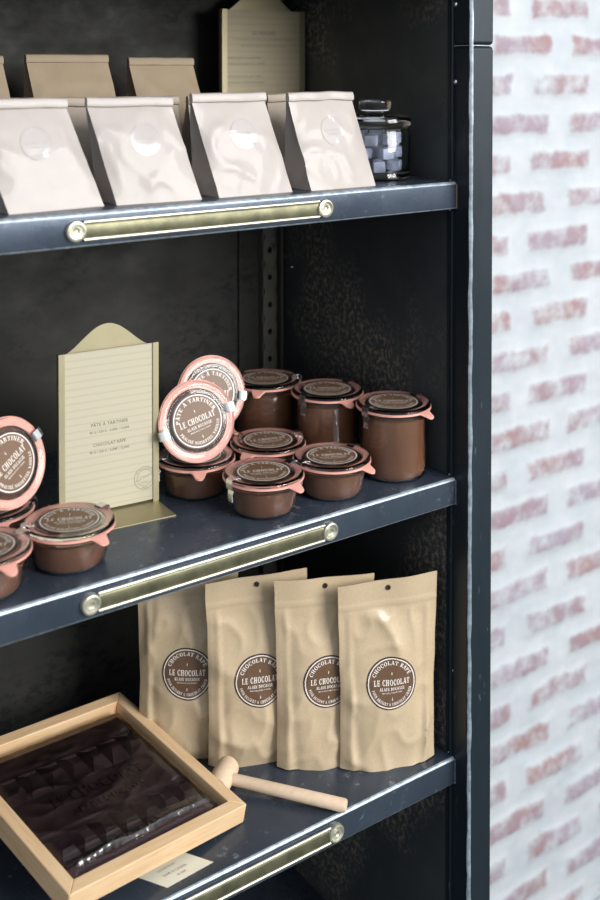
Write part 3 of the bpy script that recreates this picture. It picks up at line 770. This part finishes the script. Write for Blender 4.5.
# added film fold along the front, shaped to give a white highlight
bm=bmesh.new(); rows=[]; NX=140
for i in range(NX+1):
    uu=i/NX; x=x0+.004+(LX-.008)*uu
    yb=y0+.0045+.0025*noise.noise(Vector((uu*5,1,1)))+.0006*noise.noise(Vector((uu*40,1,1)))
    hh=.0052+.0022*noise.noise(Vector((uu*6,4,1)))+.0009*noise.noise(Vector((uu*34,4,1))); tp=min(1,uu/.05,(1-uu)/.05); hh*=tp
    zb=.0125
    r=[]
    for k,(a,b) in enumerate(((0,-.05),(.22,.30),(.42,.62),(.66,.92),(.9,1.0),(1.5,.85),(2.4,.30),(3.2,.02))):
        r.append(bm.verts.new((x,yb+a*.0052+.0004*noise.noise(Vector((uu*60,k*.9,2))),zb+b*hh+.0005*noise.noise(Vector((uu*50,k*.8,7))))))
    rows.append(r)
for a,b in zip(rows,rows[1:]):
    for k in range(len(a)-1): bm.faces.new((a[k],b[k],b[k+1],a[k+1]))
obj('film_glint_fold',bm,M['film_glint_fold'],slab,smooth=180,recalc=False)
# ------------------------------------------------------------------ mallet
mal=thing('wooden_mallet','small pale wooden mallet with its handle pointing to the shelf edge, beside the tray','mallet',(-.2470,.1075,ZB+.0128),(0,0,0))
hd=Vector((.68,-.86,0)).normalized(); hx=Vector((-hd.y,hd.x,0))
bm=bmesh.new(); fr=Matrix((hd,hx,Vector((0,0,1)))).transposed().to_4x4()
# barrel head: axis along hx
mt=fr@Matrix.Rotation(-PI/2,4,'X')
lathe(bm,[(0,-.020),(.0110,-.020),(.0120,-.0190),(.0127,-.010),(.0128,0),(.0127,.010),(.0120,.0190),(.0110,.020),(0,.020)],40,mat=mt)
obj('head',bm,M['wood_pale'],mal,smooth=40)
bm=bmesh.new(); mt=fr@Matrix.Translation((0,0,0))@Matrix.Rotation(R(90+2.3),4,'Y')
L=.140
lathe(bm,[(0,.010),(.0060,.010),(.0064,.05),(.0068,L-.002),(.0060,L),(0,L)],32,mat=mt)
obj('handle',bm,M['wood_pale'],mal,smooth=40)

# ------------------------------------------------------------------ small price card
pc=thing('price_card','small cream price card lying flat, half under the tray\'s front edge','card',(-.3405,.0150,ZB+.0001),(0,0,R(4)))
bm=bmesh.new(); 
vs=[(-.027,0),(.027,0),(.0135,.034),(-.0405,.034)]
vs=[(-.027,0),(.027,0),(.0120,.030),(-.0420,.030)]
extrude_prof(bm,vs,[0,.0004],lambda a,p:(p[0],p[1],a)); card=obj('card',bm,M['cardpaper'],pc,smooth=0)
bm=bmesh.new()
for s,size,y,wd in (('LE CHOCOLAT',.0036,.022,.020),('PAVÉ À CASSER',.0046,.0130,.026),('60,00€',.0034,.0065,.010)):
    put_text(bm,s,size,lambda a,b,c:(-.0075+a-.5*b-(y-.012)*.5,y+b,.0005),0,.01,width=wd)
obj('print',bm,M['ink_grey'],card,smooth=0,recalc=False)

# ------------------------------------------------------------------ light, world, camera
wd=bpy.data.worlds.new('daylight'); S.world=wd; wd.use_nodes=True; nt=wd.node_tree; bg=nt.nodes['Background']
tc=nt.nodes.new('ShaderNodeTexCoord'); sp=nt.nodes.new('ShaderNodeSeparateXYZ'); nt.links.new(tc.outputs['Generated'],sp.inputs[0])
ad=nt.nodes.new('ShaderNodeMath'); ad.operation='MULTIPLY_ADD'; ad.inputs[1].default_value=.5; ad.inputs[2].default_value=.5
nt.links.new(sp.outputs['Z'],ad.inputs[0])
nt.links.new(ramp(nt,ad.outputs[0],[(.30,(.10,.11,.12)),(.47,(.50,.54,.58)),(.56,(1.0,1.04,1.10)),(1,(.66,.74,.85))]),bg.inputs['Color'])
bg.inputs['Strength'].default_value=.75
def area(name,loc,target,sx,sy,power,color):
    l=bpy.data.lights.new(name,'AREA'); l.shape='RECTANGLE'; l.size=sx; l.size_y=sy; l.energy=power; l.color=color
    o=bpy.data.objects.new(name,l); COL.objects.link(o); o.location=loc
    o.rotation_euler=(Vector(target)-Vector(loc)).to_track_quat('-Z','Y').to_euler(); return o
area('shop_window_light',(.70,-2.3,.95),(-.2,.1,0),1.4,1.2,76,(1,.985,.96))
area('side_area_light',(1.9,-1.3,1.2),(.4,.3,-.1),1.0,1.5,2,(.95,.98,1))  # unseen area lamp from the right, aimed at the wall

cam=bpy.data.cameras.new('camera'); co=bpy.data.objects.new('camera',cam); COL.objects.link(co); S.camera=co
t_=R(1.2); fw=Vector((.5788,.8155,0)).normalized(); rt=Vector((fw.y,-fw.x,0))
F=fw*math.cos(t_)-Vector((0,0,1))*math.sin(t_); U=rt.cross(F)
mw=Matrix((rt,U,-F)).transposed().to_4x4(); mw.translation=(-.8691,-.9159,.4711); co.matrix_world=mw
cam.sensor_fit='VERTICAL'; cam.sensor_height=36; cam.lens=44; cam.shift_x=0; cam.shift_y=-(450-89.04)/900
cam.clip_start=.02; cam.clip_end=50
cam.dof.use_dof=True; cam.dof.focus_distance=1.20; cam.dof.aperture_fstop=4.2
S.view_settings.view_transform='Standard'; S.view_settings.look='None'; S.view_settings.gamma=1; S.view_settings.exposure=0.35
